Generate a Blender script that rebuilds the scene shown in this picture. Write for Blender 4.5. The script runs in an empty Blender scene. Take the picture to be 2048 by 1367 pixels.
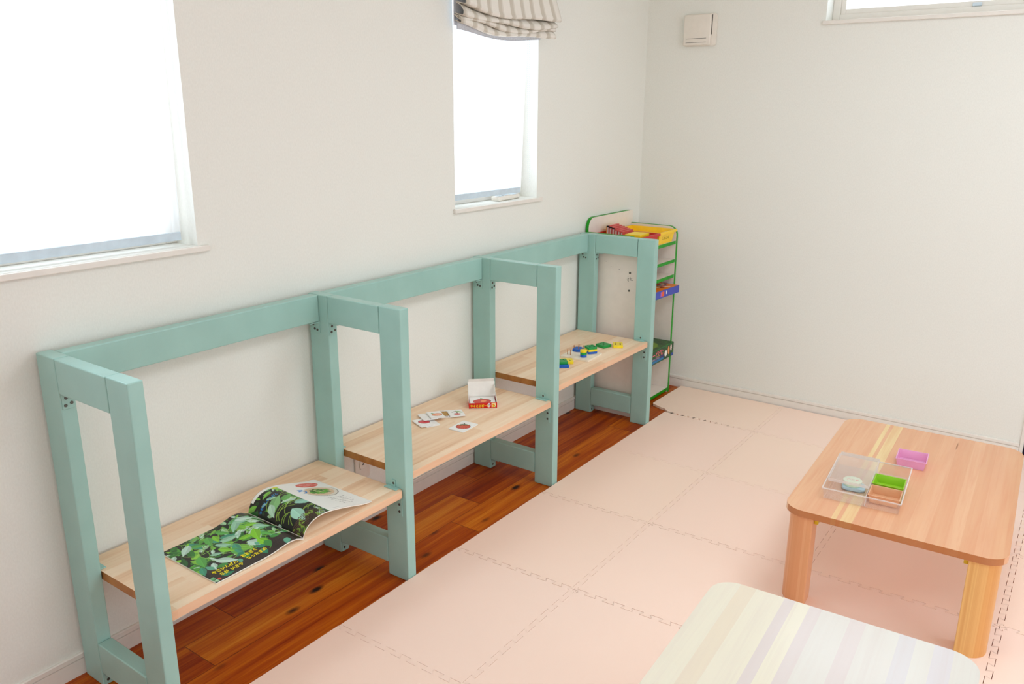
import bpy, bmesh, math, random
import numpy as np
from mathutils import Vector, Matrix
R_ = math.radians
C = bpy.context.scene.collection
S = bpy.context.scene

# ------------------------------------------------------------------ camera
cam_d = bpy.data.cameras.new('camera'); cam = bpy.data.objects.new('camera', cam_d); C.objects.link(cam)
cam_d.sensor_width = 36.0; cam_d.sensor_fit = 'HORIZONTAL'; cam_d.lens = 1630.9 / 2048 * 36.0
cam_d.clip_start = 0.02; cam_d.clip_end = 100
def look(yaw, pitch, roll):
    cy, sy, cp, sp, cr, sr = math.cos(yaw), math.sin(yaw), math.cos(pitch), math.sin(pitch), math.cos(roll), math.sin(roll)
    f = Vector((sy*cp, cy*cp, sp)); r = Vector((cy, -sy, 0)); u = r.cross(f)
    r2 = cr*r + sr*u; u2 = -sr*r + cr*u
    return Matrix((r2, u2, -f)).transposed()
cam.matrix_world = Matrix.Translation((2.0737, -0.8772, 1.4923)) @ look(-0.6202, -0.275, 0.0044).to_4x4()
S.camera = cam
# ------------------------------------------------------------------ world and lights
S.view_settings.view_transform = 'Standard'; S.view_settings.look = 'None'
S.view_settings.gamma = 1.0; S.view_settings.use_curve_mapping = False
S.view_settings.exposure = -0.97
W = bpy.data.worlds.new('world'); S.world = W; W.use_nodes = True
bg = W.node_tree.nodes['Background']; bg.inputs[0].default_value = (0.93, 0.97, 1.0, 1); bg.inputs[1].default_value = 3.2
S.cycles.max_bounces = 12; S.cycles.diffuse_bounces = 8; S.cycles.transparent_max_bounces = 24
S.cycles.use_denoising = True; S.cycles.sample_clamp_indirect = 8.0
def area(name, loc, rot, sx, sy, power, col=(1, 1, 1)):
    l = bpy.data.lights.new(name, 'AREA'); l.shape = 'RECTANGLE'; l.size = sx; l.size_y = sy; l.energy = power; l.color = col
    o = bpy.data.objects.new(name, l); C.objects.link(o); o.location = loc; o.rotation_euler = rot; return o
area('window_daylight', (-0.30, -0.10, 1.75), (0, R_(-90), 0), 1.3, 1.2, 26, (.82, .97, 1.09))
area('window_daylight', (-0.30, 1.92, 1.65), (0, R_(-90), 0), 1.1, 0.6, 12, (.82, .97, 1.09))
area('window_daylight', (1.40, 3.55, 2.10), (R_(-90), 0, 0), 1.0, 0.4, 8, (.80, .95, 1.14))
area('ceiling_lamp', (2.1, 1.8, 2.42), (0, 0, 0), 0.9, 0.9, 34, (.87, .985, 1.04))
area('ceiling_lamp', (2.1, -0.6, 2.42), (0, 0, 0), 0.9, 0.9, 19, (.87, .985, 1.04))
area('rear_fill_light', (2.1, -3.05, 1.25), (R_(90), 0, 0), 2.4, 2.0, 13, (.83, .98, 1.08))  # unseen fill added behind the camera to brighten the room
area('side_fill_light', (3.85, 1.2, 1.0), (0, R_(90), 0), 1.5, 2.8, 28, (.83, .98, 1.08))  # added main fill from the right, no source in view

# ------------------------------------------------------------------ node helpers
def lin(c):
    return tuple(((x/255.0)/12.92 if x/255.0 <= 0.04045 else ((x/255.0+0.055)/1.055)**2.4) for x in c)
def L4(c): return lin(c) + (1,)
class NT:
    def __init__(s, name):
        s.m = bpy.data.materials.new(name); s.m.use_nodes = True; s.t = s.m.node_tree
        s.b = s.t.nodes['Principled BSDF']; s.out = s.t.nodes['Material Output']
    def n(s, typ, **kw):
        nd = s.t.nodes.new(typ)
        for k, v in kw.items(): setattr(nd, k, v)
        return nd
    def link(s, a, b): s.t.links.new(a, b)
    def put(s, sock, v):
        if hasattr(v, 'is_output'): s.link(v, sock)
        else: sock.default_value = v
    def math(s, op, a, b=None, c=None, clamp=False):
        nd = s.n('ShaderNodeMath', operation=op); nd.use_clamp = clamp
        s.put(nd.inputs[0], a)
        if b is not None: s.put(nd.inputs[1], b)
        if c is not None: s.put(nd.inputs[2], c)
        return nd.outputs[0]
    def coord(s, which='Object'): return s.n('ShaderNodeTexCoord').outputs[which]
    def sep(s, v):
        nd = s.n('ShaderNodeSeparateXYZ'); s.link(v, nd.inputs[0]); return nd.outputs
    def comb(s, x, y, z):
        nd = s.n('ShaderNodeCombineXYZ')
        for i, v in enumerate((x, y, z)): s.put(nd.inputs[i], v)
        return nd.outputs[0]
    def noise(s, vec, scale=5, detail=3, rough=0.5, dist=0.0):
        nd = s.n('ShaderNodeTexNoise'); s.link(vec, nd.inputs['Vector'])
        nd.inputs['Scale'].default_value = scale; nd.inputs['Detail'].default_value = detail
        nd.inputs['Roughness'].default_value = rough; nd.inputs['Distortion'].default_value = dist
        return nd.outputs[0]
    def white(s, vec):
        nd = s.n('ShaderNodeTexWhiteNoise'); nd.noise_dimensions = '3D'; s.link(vec, nd.inputs['Vector']); return nd.outputs['Value']
    def ramp(s, fac, stops, interp='LINEAR'):
        nd = s.n('ShaderNodeValToRGB'); cr = nd.color_ramp; cr.interpolation = interp
        while len(cr.elements) > 1: cr.elements.remove(cr.elements[-1])
        cr.elements[0].position = stops[0][0]; cr.elements[0].color = L4(stops[0][1])
        for p, c in stops[1:]:
            e = cr.elements.new(p); e.color = L4(c)
        s.put(nd.inputs[0], fac); return nd.outputs[0]
    def mix(s, fac, a, b, blend='MIX'):
        nd = s.n('ShaderNodeMix', data_type='RGBA', blend_type=blend)
        s.put(nd.inputs[0], fac); s.put(nd.inputs[6], a); s.put(nd.inputs[7], b); return nd.outputs[2]
    def bump(s, h, strength=0.2, dist=0.002):
        nd = s.n('ShaderNodeBump'); nd.inputs['Strength'].default_value = strength; nd.inputs['Distance'].default_value = dist
        s.link(h, nd.inputs['Height']); s.link(nd.outputs[0], s.b.inputs['Normal'])
    def base(s, v): s.put(s.b.inputs['Base Color'], v)
    def rough(s, r, spec=0.5): s.b.inputs['Roughness'].default_value = r; s.b.inputs['Specular IOR Level'].default_value = spec

def plain(name, c, rough=0.5, spec=0.5, var=0.04, scale=30, metal=0.0):
    t = NT(name); n = t.noise(t.coord(), scale, 3)
    hi = tuple(min(255, x*(1+var)) for x in c); lo = tuple(x*(1-var) for x in c)
    t.base(t.ramp(n, [(0.3, lo), (0.7, hi)])); t.rough(rough, spec); t.b.inputs['Metallic'].default_value = metal
    return t.m
def painted_mat(name, rough=0.35, spec=0.4):
    t = NT(name); a = t.n('ShaderNodeAttribute'); a.attribute_name = 'print'
    t.base(a.outputs['Color']); t.rough(rough, spec); return t.m

# ------------------------------------------------------------------ materials
def wall_mat():
    t = NT('wallpaper'); co = t.coord(); x, y, z = t.sep(co)
    w = t.noise(t.comb(t.math('MULTIPLY', x, 1.0), t.math('MULTIPLY', y, 1.0), t.math('MULTIPLY', z, 0.5)), 260, 2)
    t.base(t.ramp(w, [(0.3, (226, 227, 221)), (0.7, (231, 232, 226))])); t.rough(0.75, 0.2)
    t.bump(w, 0.12, 0.001); return t.m
M = {}
M['wall'] = wall_mat()
M['trim'] = plain('white_trim', (228, 224, 217), 0.4, 0.4, 0.01)
M['ceiling'] = plain('ceiling_white', (240, 238, 232), 0.8, 0.2, 0.01)
M['mint'] = (lambda t: (t.base(t.ramp(t.noise(t.coord(), 9, 4), [(0.3, (150, 190, 182)), (0.7, (157, 197, 189))])), t.rough(0.34, 0.5),
    t.bump(t.noise(t.coord(), 120, 3), 0.05, 0.001), t.m)[-1])(NT('mint_green_paint'))
M['steel'] = plain('screw_steel', (90, 90, 84), 0.35, 0.5, 0.1, metal=0.7)
M['zinc'] = plain('zinc_plate', (196, 206, 202), 0.35, 0.5, 0.05, metal=0.2)

def plank_mat():
    t = NT('wood_floor'); co = t.coord(); x, y, z = t.sep(co)
    pw = 0.145
    xi = t.math('DIVIDE', t.math('SUBTRACT', x, 0.27), pw)
    row = t.math('FLOOR', xi); fx = t.math('FRACT', xi)
    r1 = t.white(t.comb(row, 3.7, 1.1))
    yo = t.math('DIVIDE', t.math('ADD', y, t.math('ADD', t.math('MULTIPLY', r1, 1.0), 0.62)), 1.21)
    col = t.math('FLOOR', yo); fy = t.math('FRACT', yo)
    r2 = t.white(t.comb(row, col, 5.3))
    g = t.noise(t.comb(t.math('ADD', t.math('MULTIPLY', x, 26.0), t.math('MULTIPLY', r2, 40)), t.math('MULTIPLY', y, 1.1), r2), 1.0, 5, 0.62, 0.5)
    g2 = t.noise(t.comb(t.math('MULTIPLY', x, 150.0), t.math('MULTIPLY', y, 4.0), r2), 1.0, 3, 0.6)
    f = t.math('ADD', t.math('MULTIPLY', t.math('SUBTRACT', g, 0.5), 1.25), t.math('MULTIPLY', t.math('SUBTRACT', g2, 0.5), 0.45))
    f = t.math('ADD', f, t.math('ADD', 0.37, t.math('MULTIPLY', r2, 0.36)), None, True)
    c = t.ramp(f, [(0.0, (84, 16, 0)), (0.28, (136, 44, 1)), (0.5, (172, 76, 4)), (0.72, (200, 108, 14)), (1.0, (222, 146, 42))])
    vo = t.n('ShaderNodeTexVoronoi'); vo.inputs['Scale'].default_value = 1.0
    t.link(t.comb(t.math('MULTIPLY', x, 9.0), t.math('MULTIPLY', y, 4.2), t.math('MULTIPLY', r2, 9)), vo.inputs['Vector'])
    k = t.math('SUBTRACT', 1.0, t.math('DIVIDE', vo.outputs['Distance'], 0.15), None, True)
    c = t.mix(t.math('MULTIPLY', k, 1.6, None, True), c, L4((38, 12, 3)))
    e = t.math('MAXIMUM', t.math('LESS_THAN', fx, 0.014), t.math('LESS_THAN', fy, 0.002))
    c = t.mix(t.math('MULTIPLY', e, 0.75), c, L4((60, 22, 6)))
    t.base(c); t.rough(0.42, 0.22); t.bump(g2, 0.1, 0.001); return t.m
M['floor'] = plank_mat()

def pine_mat():
    t = NT('laminated_pine'); co = t.coord(); x, y, z = t.sep(co)
    xi = t.math('DIVIDE', x, 0.046); row = t.math('FLOOR', xi)
    r1 = t.white(t.comb(row, 2.2, 0.4))
    yo = t.math('ADD', t.math('DIVIDE', y, 0.42), t.math('MULTIPLY', r1, 3.0)); col = t.math('FLOOR', yo)
    r2 = t.white(t.comb(row, col, 7.1))
    g = t.noise(t.comb(t.math('ADD', t.math('MULTIPLY', x, 34.0), t.math('MULTIPLY', r2, 31)), t.math('MULTIPLY', y, 1.6), t.math('MULTIPLY', z, 20)), 1.0, 4, 0.6, 0.8)
    f = t.math('ADD', t.math('MULTIPLY', t.math('SUBTRACT', g, 0.5), 1.1), t.math('ADD', 0.27, t.math('MULTIPLY', r2, 0.42)), None, True)
    c = t.ramp(f, [(0.0, (216, 170, 134)), (0.35, (233, 198, 164)), (0.65, (240, 213, 184)), (1.0, (245, 225, 200))])
    nrm = t.sep(t.coord('Normal'))
    endg = t.math('GREATER_THAN', t.math('ABSOLUTE', nrm[1]), 0.6)
    c = t.mix(endg, c, t.ramp(t.noise(t.comb(t.math('MULTIPLY', x, 22), t.math('MULTIPLY', z, 8), 0.0), 1.0, 3), [(0.3, (150, 92, 40)), (0.7, (186, 128, 66))]))
    fr = t.math('GREATER_THAN', nrm[0], 0.6)
    c = t.mix(t.math('MULTIPLY', fr, 0.8), c, t.ramp(g, [(0.3, (222, 172, 136)), (0.7, (236, 196, 162))]))
    t.base(c); t.rough(0.42, 0.4); return t.m
M['pine'] = pine_mat()

def strip_mat(name, half, stops, gs=30.0, amp=0.22, rough=0.3, dark=(200, 150, 110), edge=0.0):
    t = NT(name); co = t.coord(); x, y, z = t.sep(co)
    fx = t.math('DIVIDE', t.math('ADD', x, half), 2*half)
    c = t.ramp(fx, stops, 'CONSTANT')
    rx = t.math('FLOOR', t.math('MULTIPLY', x, 21))
    g = t.noise(t.comb(t.math('MULTIPLY', x, gs), t.math('MULTIPLY', y, 1.3), t.math('MULTIPLY', rx, 3.3)), 1.0, 5, 0.62, 1.2)
    g2 = t.noise(t.comb(t.math('MULTIPLY', x, gs*5), t.math('MULTIPLY', y, 3.0), t.math('MULTIPLY', rx, 3.3)), 1.0, 2, 0.6, 0.4)
    f = t.math('ADD', t.math('MULTIPLY', t.math('SUBTRACT', g, 0.45), 2.2), t.math('MULTIPLY', t.math('SUBTRACT', g2, 0.5), 0.8), None, True)
    c = t.mix(t.math('MULTIPLY', f, amp*2), c, L4(dark), 'MIX')
    lo = t.noise(t.comb(t.math('MULTIPLY', x, 9.0), t.math('MULTIPLY', y, 0.9), 3.0), 1.0, 3, 0.6, 0.6)
    c = t.mix(t.math('MULTIPLY', t.math('SUBTRACT', lo, 0.42, None, True), amp*4, None, True), c, L4(dark), 'MIX')
    if edge:
        kx = t.math('DIVIDE', t.math('SUBTRACT', t.math('ADD', x, t.math('MULTIPLY', t.math('SUBTRACT', g2, 0.5), 0.004)), 0.094), 0.0026); ky = t.math('DIVIDE', t.math('SUBTRACT', y, 0.365), 0.045)
        c = t.mix(t.math('SUBTRACT', 1.0, t.math('ADD', t.math('MULTIPLY', kx, kx), t.math('MULTIPLY', ky, ky)), None, True), c, L4((150, 92, 50)))
    nrm = t.sep(t.coord('Normal')); e = t.math('GREATER_THAN', t.math('ABSOLUTE', nrm[1]), 0.55)
    c = t.mix(t.math('MULTIPLY', e, edge), c, L4((176, 104, 50)))
    t.base(c); t.rough(rough, 0.5); return t.m
TA, TB, TC, TY = (226, 174, 134), (222, 168, 128), (227, 177, 138), (234, 208, 152)
M['table_warm'] = strip_mat('warm_tabletop', 0.30, [(0, TC), (.238, TY), (.26, TA), (.278, TY), (.333, TB), (.42, TA), (.50, TB), (.57, TA), (.62, TC), (.66, TB), (.74, TC), (.80, TB), (.86, TC), (.92, TA)], 26, 0.30, 0.27, (212, 138, 98), 0.8)
P1, P2, P3, P4 = (231, 226, 208), (229, 218, 198), (222, 220, 213), (220, 211, 208)  # strip tones with the whitish window and wall reflection painted in
M['table_pale_sheen'] = strip_mat('pale_sheen_tabletop', 0.30, [(0, P1), (.10, P2), (.167, P1), (.283, P4), (.327, P1), (.385, P4), (.43, P3), (.54, P4), (.60, P3), (.72, (216, 213, 214)), (.78, P3), (.84, (218, 215, 218)), (.91, P3)], 34, 0.17, 0.20, (212, 196, 192))
M['leg_warm'] = strip_mat('leg_wood', 0.05, [(0, (228, 166, 124)), (.3, (222, 158, 112)), (.65, (228, 170, 126))], 60, 0.3, 0.35, (206, 132, 74))
M['leg_gold'] = strip_mat('golden_leg_wood', 0.05, [(0, (236, 192, 122)), (.35, (230, 180, 112)), (.6, (224, 164, 96))], 60, 0.34, 0.35, (204, 134, 66))

def mat_foam():
    t = NT('pink_foam'); co = t.coord('Object'); x, y, z = t.sep(co)
    w = t.n('ShaderNodeTexWave'); w.inputs['Scale'].default_value = 160; w.bands_direction = 'DIAGONAL'; t.link(co, w.inputs['Vector'])
    oi = t.n('ShaderNodeObjectInfo')
    n = t.noise(co, 3.0, 3)
    c = t.ramp(t.math('ADD', t.math('MULTIPLY', oi.outputs['Random'], 0.75), t.math('MULTIPLY', n, 0.25)), [(0.0, (250, 225, 206)), (0.5, (250, 223, 207)), (1.0, (249, 224, 211))])
    t.base(c); t.rough(0.7, 0.25); t.bump(w.outputs[0], 0.10, 0.0006); return t.m
M['foam'] = mat_foam()

def glass_mat(name, col=(1, 1, 1), tr=0.86, haze=0.05):
    t = NT(name); tb = t.n('ShaderNodeBsdfTransparent'); tb.inputs[0].default_value = tuple(col) + (1,)
    gl = t.n('ShaderNodeBsdfGlossy'); gl.inputs['Roughness'].default_value = 0.08
    df = t.n('ShaderNodeBsdfDiffuse'); df.inputs[0].default_value = (0.95, 0.93, 0.93, 1)
    lw = t.n('ShaderNodeLayerWeight'); lw.inputs[0].default_value = 0.25
    m1 = t.n('ShaderNodeMixShader'); m2 = t.n('ShaderNodeMixShader')
    t.link(t.math('ADD', t.math('MULTIPLY', lw.outputs['Facing'], 1-tr), (1-tr)*0.4), m1.inputs[0])
    t.link(tb.outputs[0], m1.inputs[1]); t.link(gl.outputs[0], m1.inputs[2])
    m2.inputs[0].default_value = haze; t.link(m1.outputs[0], m2.inputs[1]); t.link(df.outputs[0], m2.inputs[2])
    t.link(m2.outputs[0], t.out.inputs[0]); return t.m
M['glass'] = glass_mat('window_glass', (1, 1, 1), 0.9, 0.0)
M['clear'] = glass_mat('clear_plastic', (1, .995, .99), 0.80, 0.06)
M['clear_rim'] = glass_mat('clear_plastic_rim', (1, .99, .99), 0.6, 0.34)
def sheer_mat():
    t = NT('sheer_fabric'); co = t.coord(); x, y, z = t.sep(co)
    st = t.math('FRACT', t.math('MULTIPLY', y, 22)); n = t.noise(t.comb(t.math('MULTIPLY', y, 60), t.math('MULTIPLY', z, 9), 0.0), 1.0, 3)
    tb = t.n('ShaderNodeBsdfTransparent'); tl = t.n('ShaderNodeBsdfTranslucent'); tl.inputs[0].default_value = (.93, .95, .98, 1)
    mx = t.n('ShaderNodeMixShader')
    t.link(t.math('ADD', 0.45, t.math('ADD', t.math('MULTIPLY', t.math('GREATER_THAN', st, 0.5), 0.12), t.math('MULTIPLY', n, 0.15))), mx.inputs[0])
    t.link(tb.outputs[0], mx.inputs[1]); t.link(tl.outputs[0], mx.inputs[2]); t.link(mx.outputs[0], t.out.inputs[0]); return t.m
M['sheer'] = sheer_mat()
def tint_plastic(name, c, tr=0.45):
    t = NT(name); tb = t.n('ShaderNodeBsdfTransparent'); tb.inputs[0].default_value = L4(c)
    n = t.noise(t.coord(), 40, 2); t.base(t.ramp(n, [(0.2, tuple(v*.97 for v in c)), (0.8, c)])); t.rough(0.25, 0.5)
    mx = t.n('ShaderNodeMixShader'); mx.inputs[0].default_value = 1-tr
    t.link(tb.outputs[0], mx.inputs[1]); t.link(t.b.outputs[0], mx.inputs[2]); t.link(mx.outputs[0], t.out.inputs[0]); return t.m
def stripe_fabric():
    t = NT('striped_shade_fabric'); co = t.coord(); x, y, z = t.sep(co)
    f = t.math('FRACT', t.math('MULTIPLY', y, 14.5))
    wv = t.noise(t.comb(t.math('MULTIPLY', y, 500), t.math('MULTIPLY', z, 500), 0.0), 1.0, 1)
    c = t.ramp(f, [(0.0, (238, 234, 226)), (0.50, (208, 201, 188)), (0.80, (222, 217, 207)), (0.90, (238, 234, 226))], 'CONSTANT')
    c = t.mix(t.math('MULTIPLY', wv, 0.16), c, L4((150, 140, 124)))
    t.base(c); t.rough(0.8, 0.15)
    tl = t.n('ShaderNodeBsdfTranslucent'); t.link(c, tl.inputs[0]); mx = t.n('ShaderNodeMixShader'); mx.inputs[0].default_value = 0.08
    t.link(t.b.outputs[0], mx.inputs[1]); t.link(tl.outputs[0], mx.inputs[2]); t.link(mx.outputs[0], t.out.inputs[0]); return t.m
M['shade'] = stripe_fabric()
M['lining'] = plain('shade_lining', (206, 212, 222), 0.8, 0.2, 0.05, 200)
M['bar'] = plain('blind_bar_grey', (196, 210, 220), 0.5, 0.3, 0.03)
M['white_plastic'] = plain('white_plastic', (228, 222, 212), 0.4, 0.4, 0.01)
M['gap'] = plain('dark_slot', (84, 80, 74), 0.7, 0.2)
M['unit'] = plain('white_laminate', (234, 226, 218), 0.4, 0.4, 0.01)
M['green_edge'] = plain('green_edge_band', (14, 150, 18), 0.4, 0.4, 0.06)
M['yellow_bin'] = plain('yellow_plastic', (250, 206, 30), 0.35, 0.5, 0.03)
M['red_bin'] = plain('red_plastic', (198, 22, 18), 0.35, 0.5, 0.04)
M['paper'] = plain('paper_white', (238, 236, 230), 0.6, 0.3, 0.02)
M['paper_edge'] = (lambda t: (t.base(t.ramp(t.noise(t.comb(0.0, 0.0, t.math('MULTIPLY', t.sep(t.coord())[2], 900)), 1.0, 2), [(0.3, (176, 166, 160)), (0.7, (234, 228, 222))])), t.rough(0.7, .2), t.m)[-1])(NT('page_edges'))
M['card'] = plain('card_white', (240, 238, 236), 0.45, 0.4, 0.01)
M['print'] = painted_mat('printed_paper')
M['ink_black'] = plain('black_ink', (28, 26, 28), 0.6, 0.2)
M['ink_yellow'] = plain('yellow_ink', (244, 226, 30), 0.5, 0.3)
M['ink_blue'] = plain('blue_ink', (52, 140, 214), 0.5, 0.3)
M['ink_white'] = plain('white_ink', (240, 236, 232), 0.5, 0.3)
M['ink_pink'] = plain('pink_ink', (240, 110, 128), 0.5, 0.3)
M['ink_grey'] = plain('grey_ink', (120, 116, 114), 0.6, 0.2)
M['ink_orange'] = plain('orange_ink', (240, 96, 30), 0.5, 0.3)
M['toy_blue'] = plain('blue_toy_paint', (8, 92, 190), 0.35, 0.5)
M['toy_green'] = plain('green_toy_paint', (8, 150, 66), 0.35, 0.5)
M['toy_yellow'] = plain('yellow_toy_paint', (244, 216, 36), 0.35, 0.5)
M['toy_base'] = plain('pale_toy_wood', (238, 226, 208), 0.45, 0.4)
M['peg_wood'] = plain('peg_wood', (180, 120, 76), 0.5, 0.3, 0.12)
M['box_red'] = plain('box_red', (206, 24, 14), 0.35, 0.4)
M['box_blue'] = plain('box_blue', (62, 74, 176), 0.4, 0.4)
M['book_red'] = plain('book_red', (214, 92, 88), 0.4, 0.4)
M['book_yellow'] = plain('book_yellow', (242, 212, 24), 0.4, 0.4)
M['navy'] = plain('dark_navy_panel', (22, 16, 44), 0.5, 0.3)
M['pot_mint'] = plain('mint_lid', (226, 244, 218), 0.35, 0.5, 0.01)
M['pot_blue'] = plain('pale_blue_wrap', (186, 216, 230), 0.35, 0.5, 0.04)
M['hinge'] = plain('brass_hinge', (214, 186, 40), 0.35, 0.5, 0.05, metal=0.3)
M['tray_green'] = tint_plastic('green_tray_plastic', (176, 228, 60), 0.3)
M['tray_orange'] = tint_plastic('orange_tray_plastic', (248, 204, 162), 0.35)
M['tray_pink'] = tint_plastic('pink_tray_plastic', (248, 196, 232), 0.35)

# ------------------------------------------------------------------ mesh helpers
def obj(name, bm, mat, parent=None, smooth=None, loc=None, rot=None):
    me = bpy.data.meshes.new(name); bmesh.ops.recalc_face_normals(bm, faces=bm.faces[:]); bm.to_mesh(me); bm.free()
    me.materials.append(mat) if not isinstance(mat, (list, tuple)) else [me.materials.append(m) for m in mat]
    if smooth is not None:
        me.polygons.foreach_set('use_smooth', [True]*len(me.polygons)); me.set_sharp_from_angle(angle=R_(smooth))
    o = bpy.data.objects.new(name, me); C.objects.link(o)
    if parent: o.parent = parent
    if loc: o.location = loc
    if rot is not None: o.rotation_euler = (0, 0, rot) if not isinstance(rot, tuple) else rot
    return o
def tag(o, label=None, cat=None, group=None, kind=None):
    if label: o['label'] = label
    if cat: o['category'] = cat
    if group: o['group'] = group
    if kind: o['kind'] = kind
    return o
def thing(name, label, cat, loc=(0, 0, 0), rz=0.0, group=None):
    o = bpy.data.objects.new(name, None); o.empty_display_size = 0.05; C.objects.link(o)
    o.location = loc; o.rotation_euler = (0, 0, rz); return tag(o, label, cat, group)
def B(*boxes, bevel=0.0, seg=2, bm=None):
    bm = bm or bmesh.new()
    for (x0, x1, y0, y1, z0, z1) in boxes:
        vs = [bm.verts.new((x, y, z)) for z in (z0, z1) for (x, y) in ((x0, y0), (x1, y0), (x1, y1), (x0, y1))]
        fs = [bm.faces.new([vs[i] for i in f]) for f in ((0, 3, 2, 1), (4, 5, 6, 7), (0, 1, 5, 4), (1, 2, 6, 5), (2, 3, 7, 6), (3, 0, 4, 7))]
        if bevel:
            es = list({e for f in fs for e in f.edges})
            bmesh.ops.bevel(bm, geom=es, offset=bevel, segments=seg, affect='EDGES', profile=0.5)
    return bm
def prism(pts, z0, z1, bm=None, axis='z', bevel=0.0, seg=2):
    bm = bm or bmesh.new()
    def P(a, b, c): return (a, b, c) if axis == 'z' else ((c, a, b) if axis == 'x' else (a, c, b))
    lo = [bm.verts.new(P(a, b, z0)) for a, b in pts]; hi = [bm.verts.new(P(a, b, z1)) for a, b in pts]
    f1 = bm.faces.new(lo[::-1]); f2 = bm.faces.new(hi); n = len(pts)
    for i in range(n): bm.faces.new((lo[i], lo[(i+1) % n], hi[(i+1) % n], hi[i]))
    if bevel:
        bmesh.ops.bevel(bm, geom=list(f1.edges)+list(f2.edges), offset=bevel, segments=seg, affect='EDGES', profile=0.5)
    return bm
def rrect(x0, x1, y0, y1, r, n=6):
    if not isinstance(r, (list, tuple)): r = (r,)*4
    out = []
    for (cx, cy, a0, rr) in ((x0, y0, 180, r[0]), (x1, y0, 270, r[1]), (x1, y1, 0, r[2]), (x0, y1, 90, r[3])):
        sx = 1 if cx == x0 else -1; sy = 1 if cy == y0 else -1
        if rr <= 0: out.append((cx, cy)); continue
        for k in range(n+1):
            a = R_(a0 + 90*k/n); out.append((cx+sx*rr+rr*math.cos(a), cy+sy*rr+rr*math.sin(a)))
    return out
def circ(cx, cy, r, n=24, ry=None): return [(cx+r*math.cos(2*math.pi*k/n), cy+(ry or r)*math.sin(2*math.pi*k/n)) for k in range(n)]
def cyl(p, q, r, n=12, bm=None):
    bm = bm or bmesh.new(); p = Vector(p); q = Vector(q); d = (q-p); M4 = d.to_track_quat('Z', 'Y').to_matrix().to_4x4()
    bmesh.ops.create_cone(bm, cap_ends=True, segments=n, radius1=r, radius2=r, depth=d.length, matrix=Matrix.Translation((p+q)/2) @ M4); return bm
def open_box(w, d, h, t, taper=0.0, bm=None, x=0, y=0, z=0):
    """an open tray with wall thickness, outer size w x d x h, narrower at the base"""
    bm = bm or bmesh.new()
    def ring(ww, dd, zz): return [bm.verts.new((x+sx*ww/2, y+sy*dd/2, z+zz)) for sx, sy in ((-1, -1), (1, -1), (1, 1), (-1, 1))]
    a = ring(w-2*taper, d-2*taper, 0); b = ring(w, d, h); c = ring(w-2*t, d-2*t, h); e = ring(w-2*t-2*taper, d-2*t-2*taper, t)
    bm.faces.new(a[::-1]); bm.faces.new(e)
    for r1, r2 in ((a, b), (b, c), (c, e)):
        for i in range(4): bm.faces.new((r1[i], r1[(i+1) % 4], r2[(i+1) % 4], r2[i]))
    return bm
def sheet(name, nu, nv, surf, paint, parent, mat=None):
    """a printed sheet: a grid on surf(u,v) whose print colours are stored per vertex"""
    U, V = np.meshgrid(np.linspace(0, 1, nu), np.linspace(0, 1, nv), indexing='ij')
    P = np.stack(surf(U, V), -1).reshape(-1, 3).astype(np.float32)
    idx = np.arange(nu*nv).reshape(nu, nv)
    q = np.stack([idx[:-1, :-1], idx[1:, :-1], idx[1:, 1:], idx[:-1, 1:]], -1).reshape(-1, 4)
    me = bpy.data.meshes.new(name); me.from_pydata(P.tolist(), [], q.tolist())
    rgb = paint(U, V); rgb = np.where(rgb <= 0.04045, rgb/12.92, ((rgb+0.055)/1.055)**2.4)
    col = np.concatenate([rgb.reshape(-1, 3), np.ones((nu*nv, 1))], 1).astype(np.float32)
    ca = me.color_attributes.new('print', 'FLOAT_COLOR', 'POINT'); ca.data.foreach_set('color', col.ravel())
    me.polygons.foreach_set('use_smooth', [True]*len(me.polygons)); me.materials.append(mat or M['print'])
    o = bpy.data.objects.new(name, me); C.objects.link(o); o.parent = parent; return o
def lettering(name, body, size, mapf, mat, parent, bold=0.0):
    """text as flat letters laid on a surface by mapf(u, v) -> point"""
    cu = bpy.data.curves.new('text', 'FONT'); cu.body = body; cu.size = size; cu.resolution_u = 2; cu.offset = bold; cu.fill_mode = 'FRONT'
    t = bpy.data.objects.new('text', cu); C.objects.link(t)
    dg = bpy.context.evaluated_depsgraph_get(); me0 = bpy.data.meshes.new_from_object(t.evaluated_get(dg))
    bpy.data.objects.remove(t); bpy.data.curves.remove(cu)
    for v in me0.vertices: v.co = mapf(v.co.x, v.co.y)
    me0.materials.clear(); me0.materials.append(mat); me0.name = name
    o = bpy.data.objects.new(name, me0); C.objects.link(o); o.parent = parent; return o
# painting helpers on numpy grids (units = metres on the sheet)
def c3(c): return np.array(c, float)/255
def p_ellipse(img, X, Y, cx, cy, a, b, ang, col, soft=0.0):
    ca, sa = math.cos(ang), math.sin(ang); dx = X-cx; dy = Y-cy
    m = ((dx*ca+dy*sa)/a)**2+((-dx*sa+dy*ca)/b)**2 < 1; img[m] = c3(col)
def p_leaf(img, X, Y, cx, cy, ln, wd, ang, col, rib=None, tone=0.0):
    ca, sa = math.cos(ang), math.sin(ang); u = ((X-cx)*ca+(Y-cy)*sa)/ln; v = (-(X-cx)*sa+(Y-cy)*ca)/wd
    s = np.clip(u, 0, 1); w = np.sin(np.pi*s**0.8)*(1-0.25*s)
    m = (u > 0) & (u < 1) & (np.abs(v) < w)
    base = c3(col); img[m] = base
    up = m & (v > 0); img[up] = np.clip(base*(1+tone), 0, 1)
    if rib is not None: img[m & (np.abs(v) < 0.07)] = c3(rib)
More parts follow.
